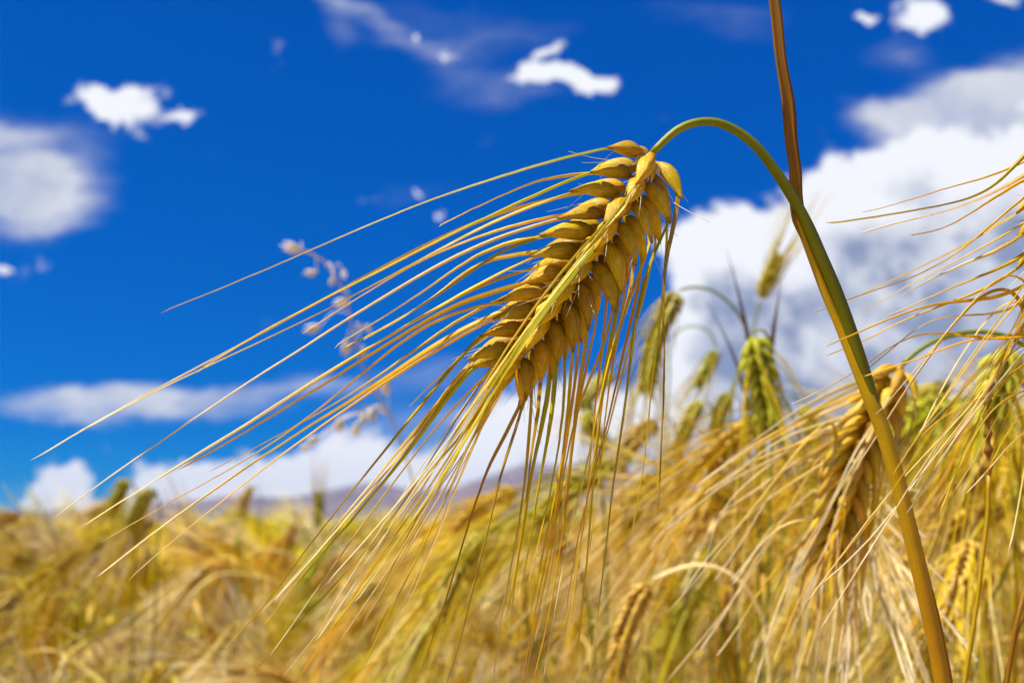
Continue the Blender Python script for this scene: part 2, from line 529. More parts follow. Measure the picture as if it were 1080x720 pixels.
# ------------------------------------------------------------------ the large structure: soil, hills
def simple_mat(name, c1, c2, scale, rough=0.9, detail=6.0, mid=None, bump=0.0):
    m = bpy.data.materials.new(name)
    m.use_nodes = True
    t = NT(m.node_tree)
    pos = t.n('ShaderNodeTexCoord').outputs['Object']
    n1 = t.noise(pos, scale, detail, 0.65)
    n2 = t.noise(pos, scale * 0.13, 4.0, 0.6)
    f = t.smooth(t.math('ADD', t.math('MULTIPLY', n1, .6), t.math('MULTIPLY', n2, .4)), 0.36, 0.64)
    col = t.mix(f, (*c1, 1), (*c2, 1))
    p = t.n('ShaderNodeBsdfPrincipled', {'Base Color': col, 'Roughness': rough, 'Specular IOR Level': 0.15})
    if bump:
        b = t.n('ShaderNodeBump', {'Strength': 0.6, 'Distance': bump, 'Height': n1})
        t.set(p, 'Normal', b.outputs[0])
    t.n('ShaderNodeOutputMaterial', {'Surface': p.outputs[0]})
    return m


def build_ground():
    r = np.r_[0.0, np.geomspace(0.4, 4700, 42)]
    th = np.linspace(0, 2 * math.pi, 72, endpoint=False)
    v, f = [(0, 0, 0)], []
    for a in r[1:]:
        for b in th:
            x, y = a * math.sin(b), a * math.cos(b)
            z = 0.03 * math.sin(x * 1.3 + .4) * math.sin(y * 1.1) if a < 40 else 0
            v.append((x, y, z))
    k = len(th)
    for j in range(k):
        f.append((0, 1 + j, 1 + (j + 1) % k))
    for i in range(len(r) - 2):
        for j in range(k):
            f.append((1 + i * k + j, 1 + (i + 1) * k + j, 1 + (i + 1) * k + (j + 1) % k, 1 + i * k + (j + 1) % k))
    me = bpy.data.meshes.new('ground')
    me.from_pydata(v, [], f)
    me.materials.append(simple_mat('straw_soil', (0.26, 0.17, 0.05), (0.46, 0.32, 0.10), 3.0, bump=0.02))
    me.polygons.foreach_set('use_smooth', [True] * len(me.polygons))
    o = link('ground', me)
    o['kind'] = 'structure'


def build_hills():
    # a far mountain ridge, about 3 km away
    n, mrows = 260, 12
    px = np.linspace(-500, 1600, n)
    prof = np.interp(px, [-500, 60, 180, 250, 300, 360, 400, 440, 480, 520, 555, 590, 640, 720, 850, 1000, 1600],
                     [4, 8, 18, 27, 22, 34, 38, 32, 34, 46, 58, 56, 48, 42, 44, 36, 14])
    rng = np.random.default_rng(3)
    nz = np.convolve(rng.normal(0, 1, n), np.ones(5) / 5, 'same') * 1.6
    prof = np.maximum(prof + nz, 1)
    D = 3000.0
    v, f = [], []
    for j in range(mrows + 1):
        g = j / mrows
        for i in range(n):
            u, _ = sky_uv(px[i], 550)
            y = D - 1400 * (1 - g)
            jag = (np.sin(i * .9 + j * 1.7) + np.sin(i * .37 - j)) * 10 * g * (1 - g) * 4
            h = HC + prof[i] / FPX * D / math.cos(PITCH) * g ** 1.3
            v.append((u * D * (1 - 0.33 * (1 - g)), y + jag * 4, (h + jag) if j else -5))
    for j in range(mrows):
        for i in range(n - 1):
            a = j * n + i
            f.append((a, a + 1, a + n + 1, a + n))
    # rear slope
    b0 = len(v)
    for i in range(n):
        u, _ = sky_uv(px[i], 550)
        v.append((u * D * 1.2, D + 1200, -5))
    for i in range(n - 1):
        a = mrows * n + i
        f.append((a, a + 1, b0 + i + 1, b0 + i))
    me = bpy.data.meshes.new('hills')
    me.from_pydata(v, [], f)
    me.materials.append(simple_mat('mountain_scrub', (0.10, 0.09, 0.10), (0.20, 0.17, 0.19), 0.01))
    me.polygons.foreach_set('use_smooth', [True] * len(me.polygons))
    o = link('hills', me)
    o['kind'] = 'structure'


build_ground()
build_hills()


# ------------------------------------------------------------------ barley stalks in focus
def stalk_in_focus(label, group, stem_px, stem_r, ear_px, face_roll, groups, mats, kernel_key, awn_r, nodes=11, div=(55, 32),
                   stem_mat='stem_gold', seed=1, scale=1.0, foot=None, spread=0.012, extra=None, awn_len=(.8, 1.0), hairs=60, drop=42):
    """groups: {rows: [awn paths in pixels]}; pixel lists are measured on the photograph, depths are given per point."""
    rng = np.random.default_rng(seed)
    ear3 = np.array([P(*q) for q in ear_px])
    stem3 = [P(*q) for q in stem_px]                       # from the ear's base down
    last, prev = stem3[-1], stem3[-2]
    if foot is None:
        dz = last[2]
        sl_ = (last - prev) / (prev[2] - last[2])
        foot = np.array([last[0] + sl_[0] * dz * .45, last[1] + sl_[1] * dz * .45, 0.0])
    mid = last * .5 + foot * .5 + np.array([0.01, 0, 0])
    stem3 = np.array(stem3 + [mid, foot])[::-1]            # from the soil up
    base = np.array([foot[0], foot[1], 0.0])
    root = thing('barley_stalk', label, 'barley', Vector(base), group)
    path = catmull(stem3, 520)
    # radius given along the pixel list, thicker below
    rr = np.array(list(stem_r) + [stem_r[-1] * 1.15, stem_r[-1] * 1.2])[::-1]
    s_ctrl = []
    for q in stem3:
        s_ctrl.append(np.argmin(np.linalg.norm(path - q, axis=1)) / 519)
    rad = np.interp(np.linspace(0, 1, 520), s_ctrl, rr)
    mb = MB()
    mb.tube(path - base, rad, 16, prof=lambda th: 1 + .03 * np.cos(9 * th))
    link('stem', mb.mesh('stem', M[stem_mat]), root)
    face = -FWD
    ax, T, F, S, lay = ear_layout(ear3, face, nodes, div[0], div[1], scale, face_roll, rng)
    mb = MB()
    ra = 0.0011 * scale * (1 - .4 * np.linspace(0, 1, 60))
    zig = 1 + .18 * np.cos(np.linspace(0, nodes * 2 * math.pi, 60))
    mb.tube(catmull(ear3, 60) - base, ra * zig, 8, flat=.7)
    # collar where the ear joins the stem
    mb.tube(np.array([ear3[0] - nrm(ear3[1] - ear3[0]) * .0008, ear3[0] + nrm(ear3[1] - ear3[0]) * .0012, ear3[0] + nrm(ear3[1] - ear3[0]) * .003]) - base,
            [.0010 * scale, .0019 * scale, .0012 * scale], 10)
    ear = link('ear', mb.mesh('ear_rachis', M['stem_gold' if kernel_key != 'kernel_green' else 'stem_green']), root)
    grains = []
    for i, (row, s, b, d, dors, sz) in enumerate(lay):
        m4 = basis(b - base, d, dors, sz)
        k = link('kernel', KERNELS[kernel_key][int(rng.integers(9))], ear, Matrix(m4.tolist()))
        grains.append(dict(row=row, s=s, base=b, d=d, tip=b + d * KLEN * sz * .985 - dors * KLEN * sz * .03, used=False, sz=sz, i=i, dors=dors))
    for rows, paths in groups:
        mine = sorted([g for g in grains if g['row'] in rows], key=lambda g: g['s'])
        got = []
        for k, pth in enumerate(paths):
            best = mine[min(len(mine) - 1, int((k + .5) * len(mine) / len(paths)))]
            if best['used']:
                continue
            best['used'] = True
            got.append((best, pth))
        # a path for each remaining grain: blended from the two measured ones beside it along the ear
        got.sort(key=lambda q: q[0]['s'])
        for g in mine:
            if g['used']:
                continue
            ab = sorted(got, key=lambda q: abs(q[0]['s'] - g['s']))[:2]
            a, b = ab[0][1], ab[-1][1]
            w = rng.uniform(.15, .85)
            pa, pb = catmull(np.array(a)[:, :2], 7), catmull(np.array(b)[:, :2], 7)
            q = pa * w + pb * (1 - w)
            x, y, _ = proj(g['tip'])
            ln = rng.uniform(*awn_len)
            q = q[0] + (q - q[0]) * ln
            q = q + (np.array([x, y]) - q[0]) * (np.linspace(1, .15, 7) ** 1.2)[:, None]
            q[1:] += np.cumsum(rng.normal(0, 1.6, (6, 2)), axis=0)
            g['path'] = [tuple(z) for z in q[1:]]
        for g, pth in got:
            g['path'] = list(pth)
    for g in grains:
        pth = g.get('path')
        if not pth:
            continue
        tx, ty, td = proj(g['tip'])
        dx, dy = proj(g['tip'] + g['d'] * .004)[:2]
        n = len(pth)
        front = math.cos(math.radians(g['row']))
        dep = -front * spread + rng.normal(0, .006)
        # drop measured points that lie behind the tip of the grain
        pts = [q for q in pth if (q[0] - tx) ** 2 + (q[1] - ty) ** 2 > drop ** 2]
        if len(pts) < 2:
            pts = pth[-2:]
        tot = math.hypot(pts[-1][0] - tx, pts[-1][1] - ty) + 1e-6
        ctrl = [g['tip'] - g['d'] * .0022, g['tip']]
        for q in pts:
            w = math.hypot(q[0] - tx, q[1] - ty) / tot
            bow = 0.0035 * front * math.sin(math.pi * min(1, w))
            ctrl.append(P(q[0], q[1], td + dep * w - bow))
        pa = catmull(ctrl, 90)
        for _ in range(160):
            pa[2:-1] = pa[2:-1] * .5 + (pa[1:-2] + pa[3:]) * .25
        pa = pa[np.r_[0:12:2, 12:90:2]]
        pa[3:-1] += np.cumsum(rng.normal(0, .00003, pa[3:-1].shape), axis=0)
        key = mats[int(rng.integers(len(mats)))] if isinstance(mats, list) else mats(g, rng)
        r0 = awn_r * rng.uniform(.75, 1.2) * (.8 if g['row'] in (0, 180) else 1)
        link('awn', awn_mesh(pa - base, r0, M[key], rng), ear)
    # fine white hairs between the grains
    if hairs:
        mb = MB()
        for _ in range(hairs):
            g = grains[int(rng.integers(len(grains)))]
            st = g['base'] + g['d'] * rng.uniform(.003, .008) + g['dors'] * .0022
            dr = nrm(g['d'] + rng.normal(0, .35, 3) + np.array([-.2, 0, -.3]))
            ln = rng.uniform(.005, .014)
            c1 = [st, st + dr * ln * .5, st + dr * ln + rng.normal(0, .0006, 3)]
            mb.tube(catmull(c1, 5) - base, np.linspace(.00014, .00004, 5), 3)
        link('hair', mb.mesh('glume_hair', M['hair']), ear)
    return root, base, ear3, path


D0 = 0.25
left = [
    [(600, 170), (550, 181), (505, 192), (472, 204), (430, 220), (380, 242), (330, 264), (295, 280), (241, 302), (205, 317), (163, 333)],
    [(599, 179), (567, 191), (530, 207), (495, 223), (461, 240)],
    [(600, 187), (555, 206), (517, 226), (480, 241), (450, 255), (390, 287), (330, 321), (295, 341), (245, 367), (195, 392), (120, 433), (77, 457), (26, 489)],
    [(590, 198), (550, 216), (505, 240), (470, 260), (435, 277), (390, 304), (330, 334), (270, 362), (220, 385), (150, 417), (78, 457)],
    [(585, 207), (560, 221), (515, 246), (475, 262), (430, 282), (390, 307), (337, 340), (316, 354)],
    [(575, 218), (515, 248), (470, 275), (430, 296), (390, 322), (332, 357), (295, 381), (245, 411), (215, 434), (177, 459), (149, 478), (102, 513), (52, 549)],
    [(585, 222), (560, 235), (505, 267), (465, 297), (430, 321), (390, 345), (350, 369)],
    [(560, 245), (535, 257), (495, 282), (462, 311), (425, 335), (381, 360)],
    [(540, 268), (502, 300), (462, 325), (437, 337), (405, 356), (367, 377), (330, 400), (305, 420), (270, 440), (242, 459), (204, 481), (163, 507), (117, 534), (80, 559)],
    [(540, 265), (510, 290), (470, 322), (430, 342), (390, 366), (332, 402), (270, 444), (204, 483), (163, 507), (112, 538)],
    [(530, 286), (502, 311), (460, 327), (440, 347), (395, 367), (352, 400), (325, 416), (285, 439), (255, 459), (184, 497)],
    [(530, 288), (500, 303), (460, 327), (440, 347), (425, 357), (395, 384), (367, 407), (330, 439), (305, 459), (278, 475), (242, 496), (172, 534), (101, 575)],
    [(530, 305), (505, 330), (480, 345), (442, 375), (415, 397), (390, 411), (330, 445), (270, 485), (201, 532), (146, 573), (97, 612)],
    [(515, 337), (485, 352), (465, 366), (435, 384), (410, 402), (380, 422), (330, 456), (270, 501), (219, 542), (181, 573), (131, 616)],
    [(515, 346), (490, 369), (470, 390), (450, 407), (430, 430)],
    [(510, 350), (485, 382), (465, 405), (435, 436), (407, 475), (387, 499), (350, 542), (312, 596), (282, 637), (233, 689)],
    [(500, 390), (480, 414), (455, 437), (435, 460), (414, 491), (380, 529), (342, 574), (286, 638)],
    [(500, 400), (477, 420), (450, 452), (430, 479), (402, 510), (376, 544), (312, 615), (277, 660)],
]
centre = [
    [(652, 205), (630, 236), (605, 268), (572, 308), (540, 355), (505, 410), (462, 465), (425, 521), (402, 559), (365, 615), (339, 661)],
    [(640, 220), (600, 272), (565, 315), (535, 362), (500, 415), (462, 472), (410, 562), (357, 611), (312, 660), (258, 720)],
    [(620, 250), (585, 290), (545, 345), (510, 400), (470, 480), (425, 544), (402, 585), (350, 649), (294, 718)],
    [(610, 262), (575, 305), (540, 360), (505, 415), (455, 502), (395, 592), (369, 634), (312, 720)],
    [(600, 275), (570, 318), (540, 368), (515, 410), (470, 480), (447, 510), (425, 531), (410, 559), (380, 600)],
    [(590, 290), (560, 335), (530, 385), (500, 440), (462, 517), (440, 551), (402, 615), (380, 641), (356, 679)],
    [(580, 305), (550, 350), (525, 395), (495, 450), (470, 510), (432, 566), (410, 611), (380, 664), (348, 722)],
    [(570, 320), (548, 360), (525, 405), (500, 455), (470, 525), (440, 589), (417, 630), (387, 690), (376, 718)],
    [(560, 345), (540, 385), (515, 430), (490, 490), (469, 544), (444, 607), (417, 662)],
    [(552, 360), (530, 400), (500, 440), (440, 472), (410, 514), (369, 570), (324, 637), (281, 696)],
]
right = [
    [(699, 270), (702, 380), (698, 451), (695, 512), (693, 543)],
    [(681, 270), (666, 380), (655, 451), (646, 503), (639, 550), (636, 616), (629, 644), (618, 722)],
    [(671, 270), (655, 330), (640, 385), (628, 455), (617, 505), (600, 560), (585, 640), (572, 722)],
    [(639, 385), (629, 465), (622, 512), (613, 559), (606, 602), (601, 654)],
    [(640, 370), (630, 460), (625, 512), (622, 555), (615, 630), (610, 673), (607, 694)],
    [(622, 350), (610, 420), (597, 480), (588, 540), (576, 610), (563, 660), (553, 722)],
    [(613, 400), (601, 498), (594, 559), (585, 616), (577, 663), (561, 722)],
    [(606, 408), (599, 451), (592, 503), (582, 569), (568, 625), (559, 682), (549, 725)],
    [(592, 400), (589, 465), (577, 531), (563, 588), (556, 616)],
    [(580, 389), (574, 437), (561, 498), (551, 559), (544, 592), (537, 656)],
    [(572, 392), (566, 437), (556, 484), (547, 559), (537, 607), (528, 658), (519, 725)],
    [(549, 408), (521, 474), (502, 526), (483, 592), (464, 654), (450, 689), (436, 725)],
]


def hero_awn(g, rng):
    r = rng.random()
    if g['row'] in (0, 180):
        return ['awn_green', 'awn_pale', 'awn', 'awn_brown', 'awn', 'awn_pale', 'awn_green', 'awn_gold'][g['i'] // 3 % 8]
    if g['row'] in (240, 300):
        return 'awn_gold' if r < .45 else ('awn_green' if r < .6 else ('awn_brown' if r < .8 else 'awn'))
    return 'awn' if r < .55 else ('awn_pale' if r < .7 else ('awn_gold' if r < .9 else 'awn_green'))


def D(pts, d):
    return [(x, y, d) if len(q) == 2 else tuple(q) for q in pts for x, y in [q[:2]]]


hero_stem_px = D([(688, 161), (700, 149), (716, 136), (735, 129), (755, 129), (775, 137), (796, 153), (816, 178), (835, 207), (851, 236), (866, 270), (881, 305), (895, 343),
                  (906, 376), (917, 410), (930, 452), (945, 503), (957, 552), (969, 603), (980, 652), (990, 702), (1001, 765)], D0)
hero_stem_r = [.00085, .00095, .0010, .00105, .00108, .00112, .0012, .0013, .00138, .00145, .0015, .00155, .0016, .00165, .0015, .0013, .0012, .0012, .0012, .0012, .0012, .0012]
hero, hbase, hear, hpath = stalk_in_focus(
    'large sharp ripe barley stalk, its golden ear nodding left from an arched green neck', None,
    hero_stem_px, hero_stem_r, D([(687, 165), (671, 194), (644, 236), (612, 282), (581, 326), (553, 365), (531, 396)], D0), 0.06,
    [((60, 120), left), ((0, 180), centre), ((300, 240), right)], hero_awn, 'kernel', .00058, nodes=11, div=(66, 40), stem_mat='stem_hero', seed=5, hairs=130)

ear_o = next(c for c in hero.children if c.name.startswith('ear'))
mb = MB()
kernel_mb(mb, KLEN, KWID * .8, KHGT * .6, rough=.06)
scrap = mb.mesh('husk_scrap', M['leaf_pale'])
for (x, y, dx, dy, dz, s) in [(684, 160, -.9, .1, -.4, .42), (680, 163, -.5, -.5, -.7, .5), (690, 170, .1, -.7, -.7, .45), (676, 158, -1, .35, -.1, .34), (688, 176, -.1, -.8, -.5, .38)]:
    dv = nrm(RIGHT * dx + UP * dy + FWD * dz)
    nv = nrm(-FWD - dv * (-FWD @ dv))
    link('husk_scrap', scrap, ear_o, Matrix(basis(P(x, y, D0 - .0015) - hbase, dv, nv, s).tolist()))

# sheath that wraps the stem below and stands off it above, with the blade rising from its mouth
sp = [P(x, y, d) for x, y, d in D([(1001, 765), (991, 702), (981, 652), (970, 603), (958, 552), (946, 503), (931, 453), (916, 415), (901, 378), (887, 344), (871, 306), (858, 272), (846, 240), (840, 224)], D0 + .0003)]
sp[-6:] = [q + FWD * w for q, w in zip(sp[-6:], (.0004, .0008, .0011, .0012, .0012, .0010))]
sr = np.array([.0020, .0019, .0019, .0019, .0019, .0019, .0019, .00178, .0015, .0012, .0011, .0010, .0009, .0008])
low = np.array([q for q in hpath[::8] if proj(q)[1] > 790 or proj(q)[2] < 0]) - hbase
mb = MB()
pp = np.array([q - hbase for q in sp])
ctl = np.vstack([low, pp])
full = catmull(ctl, 420)
idx = [np.argmin(np.linalg.norm(full - q, axis=1)) / 419 for q in ctl]
rad = np.interp(np.linspace(0, 1, 420), idx, np.r_[np.full(len(low), .0024), sr])
mb.tube(full, rad, 22, prof=lambda th: 1 + .035 * np.cos(11 * th), flat=1.0)
link('leaf_sheath', mb.mesh('leaf_sheath', M['sheath']), hero)
mg = [P(x, y, D0 + .0009) for x, y in [(1009, 765), (999, 702), (989, 652), (977, 603), (965, 552), (953, 505), (940, 462), (930, 432)]]
mg = catmull(np.vstack([low[:-3], np.array(mg) - hbase]), 300)
mb = MB()
mb.tube(mg, .00105 * np.interp(np.linspace(0, 1, 300), [0, .9, 1], [1, 1, .2]), 8, flat=.8)
link('sheath_margin_shade', mb.mesh('sheath_margin_shade', M['margin_shade']), hero)  # edge strip whose colour carries the shade along the stem's right
bp = [P(x, y, D0 + .0016 + .00002 * i * i) - hbase for i, (x, y) in enumerate([(848, 252), (841, 232), (838, 210), (837.5, 182), (833.5, 150), (830.5, 110), (823, 62), (818.5, 15), (811, -35), (800, -95), (784, -150)])]
mb = MB()
mb.ribbon(catmull(bp, 60), np.interp(np.linspace(0, 1, 60), [0, .05, .10, .2, .32, .45, .6, .8, 1], [.0012, .0020, .0018, .0016, .00175, .0014, .00145, .0011, .0002]), RIGHT * .2 - FWD, fold=.6, twist=-.7, thick=.16)
link('leaf_blade', mb.mesh('leaf_blade', M['blade_brown']), hero)

# stalk at the right border, also in focus
edge_left = [
    [(1080, 201), (1027, 212), (1000, 215), (916, 229), (867, 235)],
    [(1060, 206), (1025, 214), (1000, 223), (947, 234), (904, 246)],
    [(1080, 215), (1047, 226), (1010, 237), (960, 249), (957, 249)],
    [(1080, 230), (1047, 247), (1010, 267), (971, 290), (932, 302), (886, 318), (852, 332)],
    [(1080, 246), (1047, 257), (997, 281), (971, 293), (941, 311), (898, 334)],
    [(1080, 246), (1047, 262), (1010, 281), (987, 292), (950, 313)],
    [(1080, 262), (1060, 280), (1020, 302), (990, 314), (947, 340), (907, 362), (867, 377)],
    [(1080, 268), (1060, 282), (1020, 306), (965, 325), (901, 353), (868, 367)],
    [(1080, 255), (1077, 250), (1042, 279), (1000, 310), (977, 337), (938, 371), (912, 392)],
    [(1072, 272), (1005, 322), (956, 350), (912, 386), (860, 414), (830, 428)],
    [(1075, 270), (1055, 290), (1010, 335), (980, 370), (953, 405), (920, 440)],
    [(1070, 285), (1030, 310), (1005, 340), (985, 367), (960, 401), (935, 445), (905, 490)],
    [(1080, 300), (1050, 330), (1020, 370), (990, 412), (967, 460)],
]
edge_mid = [
    [(1080, 325), (1055, 373), (1010, 415), (985, 440), (967, 460)],
    [(1080, 345), (1060, 385), (1030, 420), (1000, 455), (967, 483), (937, 517), (900, 567), (860, 622), (846, 640)],
    [(1085, 350), (1050, 400), (1020, 440), (985, 480), (957, 517), (900, 590), (860, 620)],
    [(1085, 345), (1050, 405), (1015, 450), (985, 485), (955, 518), (913, 587), (873, 650), (862, 668)],
    [(1080, 345), (1060, 375), (1035, 415), (1015, 445), (1001, 470)],
    [(1085, 350), (1060, 395), (1035, 430), (1022, 465), (1002, 517), (990, 545)],
    [(1085, 340), (1065, 385), (1037, 437), (1010, 500), (985, 540)],
    [(1090, 360), (1080, 387), (1067, 422), (1055, 460), (1042, 502)],
]
edge_right = [[(1110, 380), (1105, 440), (1100, 520)], [(1130, 330), (1135, 420), (1130, 520)], [(1095, 420), (1085, 470), (1070, 560), (1062, 590)]]
stalk_in_focus('sharp barley ear at the right border with long awns raking left across the white cloud', None,
               D([(1162, 113), (1170, 104), (1184, 106), (1198, 135), (1210, 240), (1222, 330), (1232, 480), (1240, 760)], .25),
               [.0009, .00095, .001, .0011, .0012, .0014, .0016, .0018], D([(1160, 118), (1143, 165), (1129, 217), (1123, 270), (1128, 325), (1137, 378)], .25), .05,
               [((60, 120), edge_left), ((0, 180), edge_mid), ((300, 240), edge_right)],
               lambda g, r: ['awn', 'awn_gold', 'awn_gold', 'awn', 'awn_green', 'awn_pale'][int(r.integers(6))], 'kernel', .00056, drop=95, nodes=9, div=(50, 32), seed=8, hairs=30)

# stalk just behind it, a little out of focus
second_left = [
    [(925, 385), (880, 405), (840, 432), (800, 462), (760, 490)],
    [(915, 400), (849, 440), (794, 469), (732, 514)],
    [(905, 410), (865, 430), (820, 462), (775, 500), (700, 560)],
    [(905, 420), (860, 450), (800, 484), (740, 522)],
    [(890, 430), (845, 470), (790, 540), (745, 600), (700, 650)],
    [(895, 440), (850, 478), (802, 498), (755, 541), (745, 590)],
    [(880, 455), (830, 540), (790, 612), (750, 662), (700, 722)],
    [(885, 470), (860, 484), (818, 510), (790, 560), (751, 615)],
    [(875, 500), (840, 520), (805, 575), (770, 640), (735, 690)],
    [(870, 530), (845, 570), (815, 630), (790, 700)],
    [(862, 560), (840, 600), (815, 660), (795, 725)],
    [(860, 590), (850, 640), (840, 690), (830, 740)],
]
second_mid = [
    [(930, 410), (900, 460), (868, 525), (840, 590), (827, 620)],
    [(920, 440), (895, 480), (874, 560), (845, 600), (827, 640)],
    [(905, 480), (892, 500), (878, 560), (860, 640), (838, 722)],
    [(890, 500), (870, 560), (848, 620), (815, 700)],
    [(895, 510), (885, 580), (872, 660), (860, 722)],
    [(885, 540), (880, 600), (872, 700), (868, 740)],
]
second_right = [
    [(955, 420), (950, 445), (945, 470), (941, 487)],
    [(940, 460), (925, 530), (912, 600), (905, 680)],
    [(925, 500), (915, 560), (900, 640), (893, 722)],
    [(910, 540), (903, 600), (894, 660), (885, 722)],
    [(895, 580), (890, 640), (885, 700), (880, 740)],
]
stalk_in_focus('soft-focus brown barley ear hanging behind the thick stem, with pale raking awns', None,
               D([(952, 384), (964, 373), (985, 360), (1010, 352), (1034, 350), (1056, 353), (1080, 364), (1104, 390), (1120, 440), (1130, 520), (1136, 640), (1140, 760)], .385),
               [.0009, .00095, .00095, .001, .001, .001, .0011, .0012, .0013, .0014, .0015, .0016], D([(950, 387), (932, 418), (910, 462), (893, 510), (880, 555), (870, 596)], .385), .1,
               [((60, 120), second_left), ((0, 180), second_mid), ((300, 240), second_right)],
               lambda g, r: ['awn', 'awn_pale', 'awn_pale', 'awn_pale', 'awn'][int(r.integers(5))], 'kernel_brown', .00075, nodes=11, div=(46, 28), stem_mat='stem_green', seed=12, hairs=0)


# ------------------------------------------------------------------ barley stalks out of focus
def ear_parts(ear3, face, scale, style, rng, roll=0.0, awns=26, awn_len=(.07, .12), grav=.35, sides=7, rings=6, spread=(8, 22)):
    scale = scale * .80
    awn_len = (awn_len[0] * 1.25, awn_len[1] * 1.25)
    """Merged grain body of one ear and the paths of its awns."""
    ln = np.sum(np.linalg.norm(np.diff(catmull(ear3, 40), axis=0), axis=1))
    nodes = max(5, int(round(ln / (.0063 * scale))))
    ax, T, F, S, lay = ear_layout(ear3, face, nodes, 42, 28, scale, roll, rng, jitter=1.2)
    mb = MB()
    mb.tube(catmull(ear3, 24), .0022 * scale * (1 - .35 * np.linspace(0, 1, 24)), 6)
    for (row, s, b, d, dors, sz) in lay:
        kernel_mb(mb, KLEN, KWID, KHGT, basis(b, d, dors, sz), sides, rings)
    paths = []
    ch = rng.choice(len(lay), min(awns, len(lay)), replace=False)
    for i in ch:
        row, s, b, d, dors, sz = lay[i]
        tip = b + d * KLEN * sz * .97
        k = int(s * 399)
        axd = T[min(399, k + 60)]
        dv = math.radians(rng.uniform(*spread))
        rad = nrm(d - axd * (d @ axd))
        dr = nrm(axd * math.cos(dv) + rad * math.sin(dv))
        L = rng.uniform(*awn_len) * scale
        g = np.array([0, 0, -1.0]) * grav
        p1 = tip + d * .006 * scale
        pts = [tip - d * .002, tip, p1 * .5 + (tip + dr * .006) * .5]
        for w in (.3, .6, 1.0):
            pts.append(tip + dr * L * w + g * L * w * w * .5 + rng.normal(0, .0012, 3))
        paths.append(catmull(pts, 12))
    return mb, paths


STYLES = {
    'gold': ('kernel_field', ['awn', 'awn_pale', 'awn'], 'stem_gold'),
    'pale': ('kernel_field', ['awn_pale', 'awn', 'awn_pale'], 'stem_gold'),
    'brown': ('kernel_brown', ['awn', 'awn_gold', 'awn'], 'stem_gold'),
    'green': ('kernel_green', ['awn_green', 'awn_green', 'awn'], 'stem_green'),
}


def soft_stalk(label, style, d, stem_px, ear_px, scale=1.0, group=None, awns=32, awn_len=(.07, .11), grav=.3, leaves=(), seed=0, spread=(8, 22), stem_r=.0011, face=None, stem_mat=None):
    rng = np.random.default_rng(seed + 100)
    km, am, sm = STYLES[style]
    sm = stem_mat or sm
    ear3 = np.array([P(x, y, d) for x, y in ear_px])
    st = [P(x, y, d) for x, y in stem_px]
    last = st[-1]
    foot = np.array([last[0] + rng.uniform(-.05, .05), last[1] + rng.uniform(0, .08), 0.0])
    base = foot.copy()
    st = np.array(st + [last * .55 + foot * .45 + np.array([rng.uniform(-.01, .01), 0, 0]), foot])[::-1]
    root = thing('barley_stalk', label, 'barley', Vector(base), group)
    mb = MB()
    mb.tube(catmull(st, 260) - base, np.linspace(stem_r * 1.5, stem_r * .8, 260), 8)
    link('stem', mb.mesh('stem', M[sm]), root)
    eb, paths = ear_parts(ear3 - base, -FWD if face is None else face, scale, style, rng, rng.uniform(-.4, .4), awns, awn_len, grav, spread=spread)
    ear = link('ear', eb.mesh('ear_grains', M[km]), root)
    for p in paths:
        link('awn', awn_mesh(p, .00056 * scale, M[am[int(rng.integers(3))]], rng, 4), ear)
    for (pts, half, mat) in leaves:
        mb = MB()
        pa = catmull([P(x, y, d + q) - base for x, y, q in pts], 30)
        mb.ribbon(pa, half * np.interp(np.linspace(0, 1, 30), [0, .15, .5, 1], [.5, 1, .85, .08]), -FWD + UP * .5, fold=.4, twist=.8)
        link('leaf_blade', mb.mesh('leaf_blade', M[mat]), root)
    return root


soft_stalk('green claw-shaped barley ear hanging against the cloud, just right of the sharp ear', 'green', .64,
           [(717, 306), (728, 303), (750, 306), (770, 320), (788, 349), (797, 400), (800, 520), (802, 740)],
           [(714, 309), (703, 332), (692, 358), (685, 386), (681, 415)], .95, awn_len=(.05, .08), seed=1)
soft_stalk('plump green barley ear with a pale fan of awns, hanging below two brown leaf spikes', 'green', .56,
           [(795, 352), (799, 347), (806, 349), (812, 365), (815, 420), (812, 520), (808, 740)],
           [(794, 355), (799, 382), (804, 410), (809, 436), (812, 462)], 1.25, awns=36, awn_len=(.05, .10), seed=2, spread=(10, 28),
           leaves=[([(800, 420, .02), (786, 345, .02), (776, 300, .02), (766, 262, .02)], .0018, 'blade_brown'),
                   ([(806, 420, .03), (812, 370, .03), (818, 330, .03), (824, 298, .03)], .0022, 'blade_brown'),
                   ([(790, 440, .05), (775, 380, .05), (752, 330, .05), (742, 312, .05)], .0012, 'blade_brown')])
soft_stalk('small upright green barley ear standing alone against the cloud left of the thick stem', 'green', .85,
           [(802, 316), (796, 340), (788, 380), (784, 440), (780, 560), (778, 740)],
           [(802, 314), (808, 300), (815, 284), (821, 270)], .9, awn_len=(.05, .085), grav=0, seed=3, spread=(3, 14))
soft_stalk('small green barley ear on a hair-thin arched stem below the claw-shaped ear', 'green', .95,
           [(756, 366), (748, 350), (735, 344), (722, 345), (712, 352), (706, 400), (704, 520), (704, 740)],
           [(755, 369), (749, 382), (742, 395), (735, 407)], .9, awn_len=(.04, .07), seed=4)
soft_stalk('yellow-green barley ear leaning left beneath the small arched green ear', 'green', .85,
           [(742, 421), (750, 428), (754, 450), (752, 540), (750, 740)],
           [(738, 422), (729, 440), (720, 460), (712, 482)], .95, awn_len=(.05, .08), seed=5)
soft_stalk('short green barley ear jutting left behind the hanging awns of the sharp ear', 'green', .95,
           [(652, 392), (660, 392), (664, 410), (660, 480), (652, 600), (648, 740)],
           [(648, 394), (636, 402), (624, 413), (616, 430)], .9, awn_len=(.05, .08), seed=6)
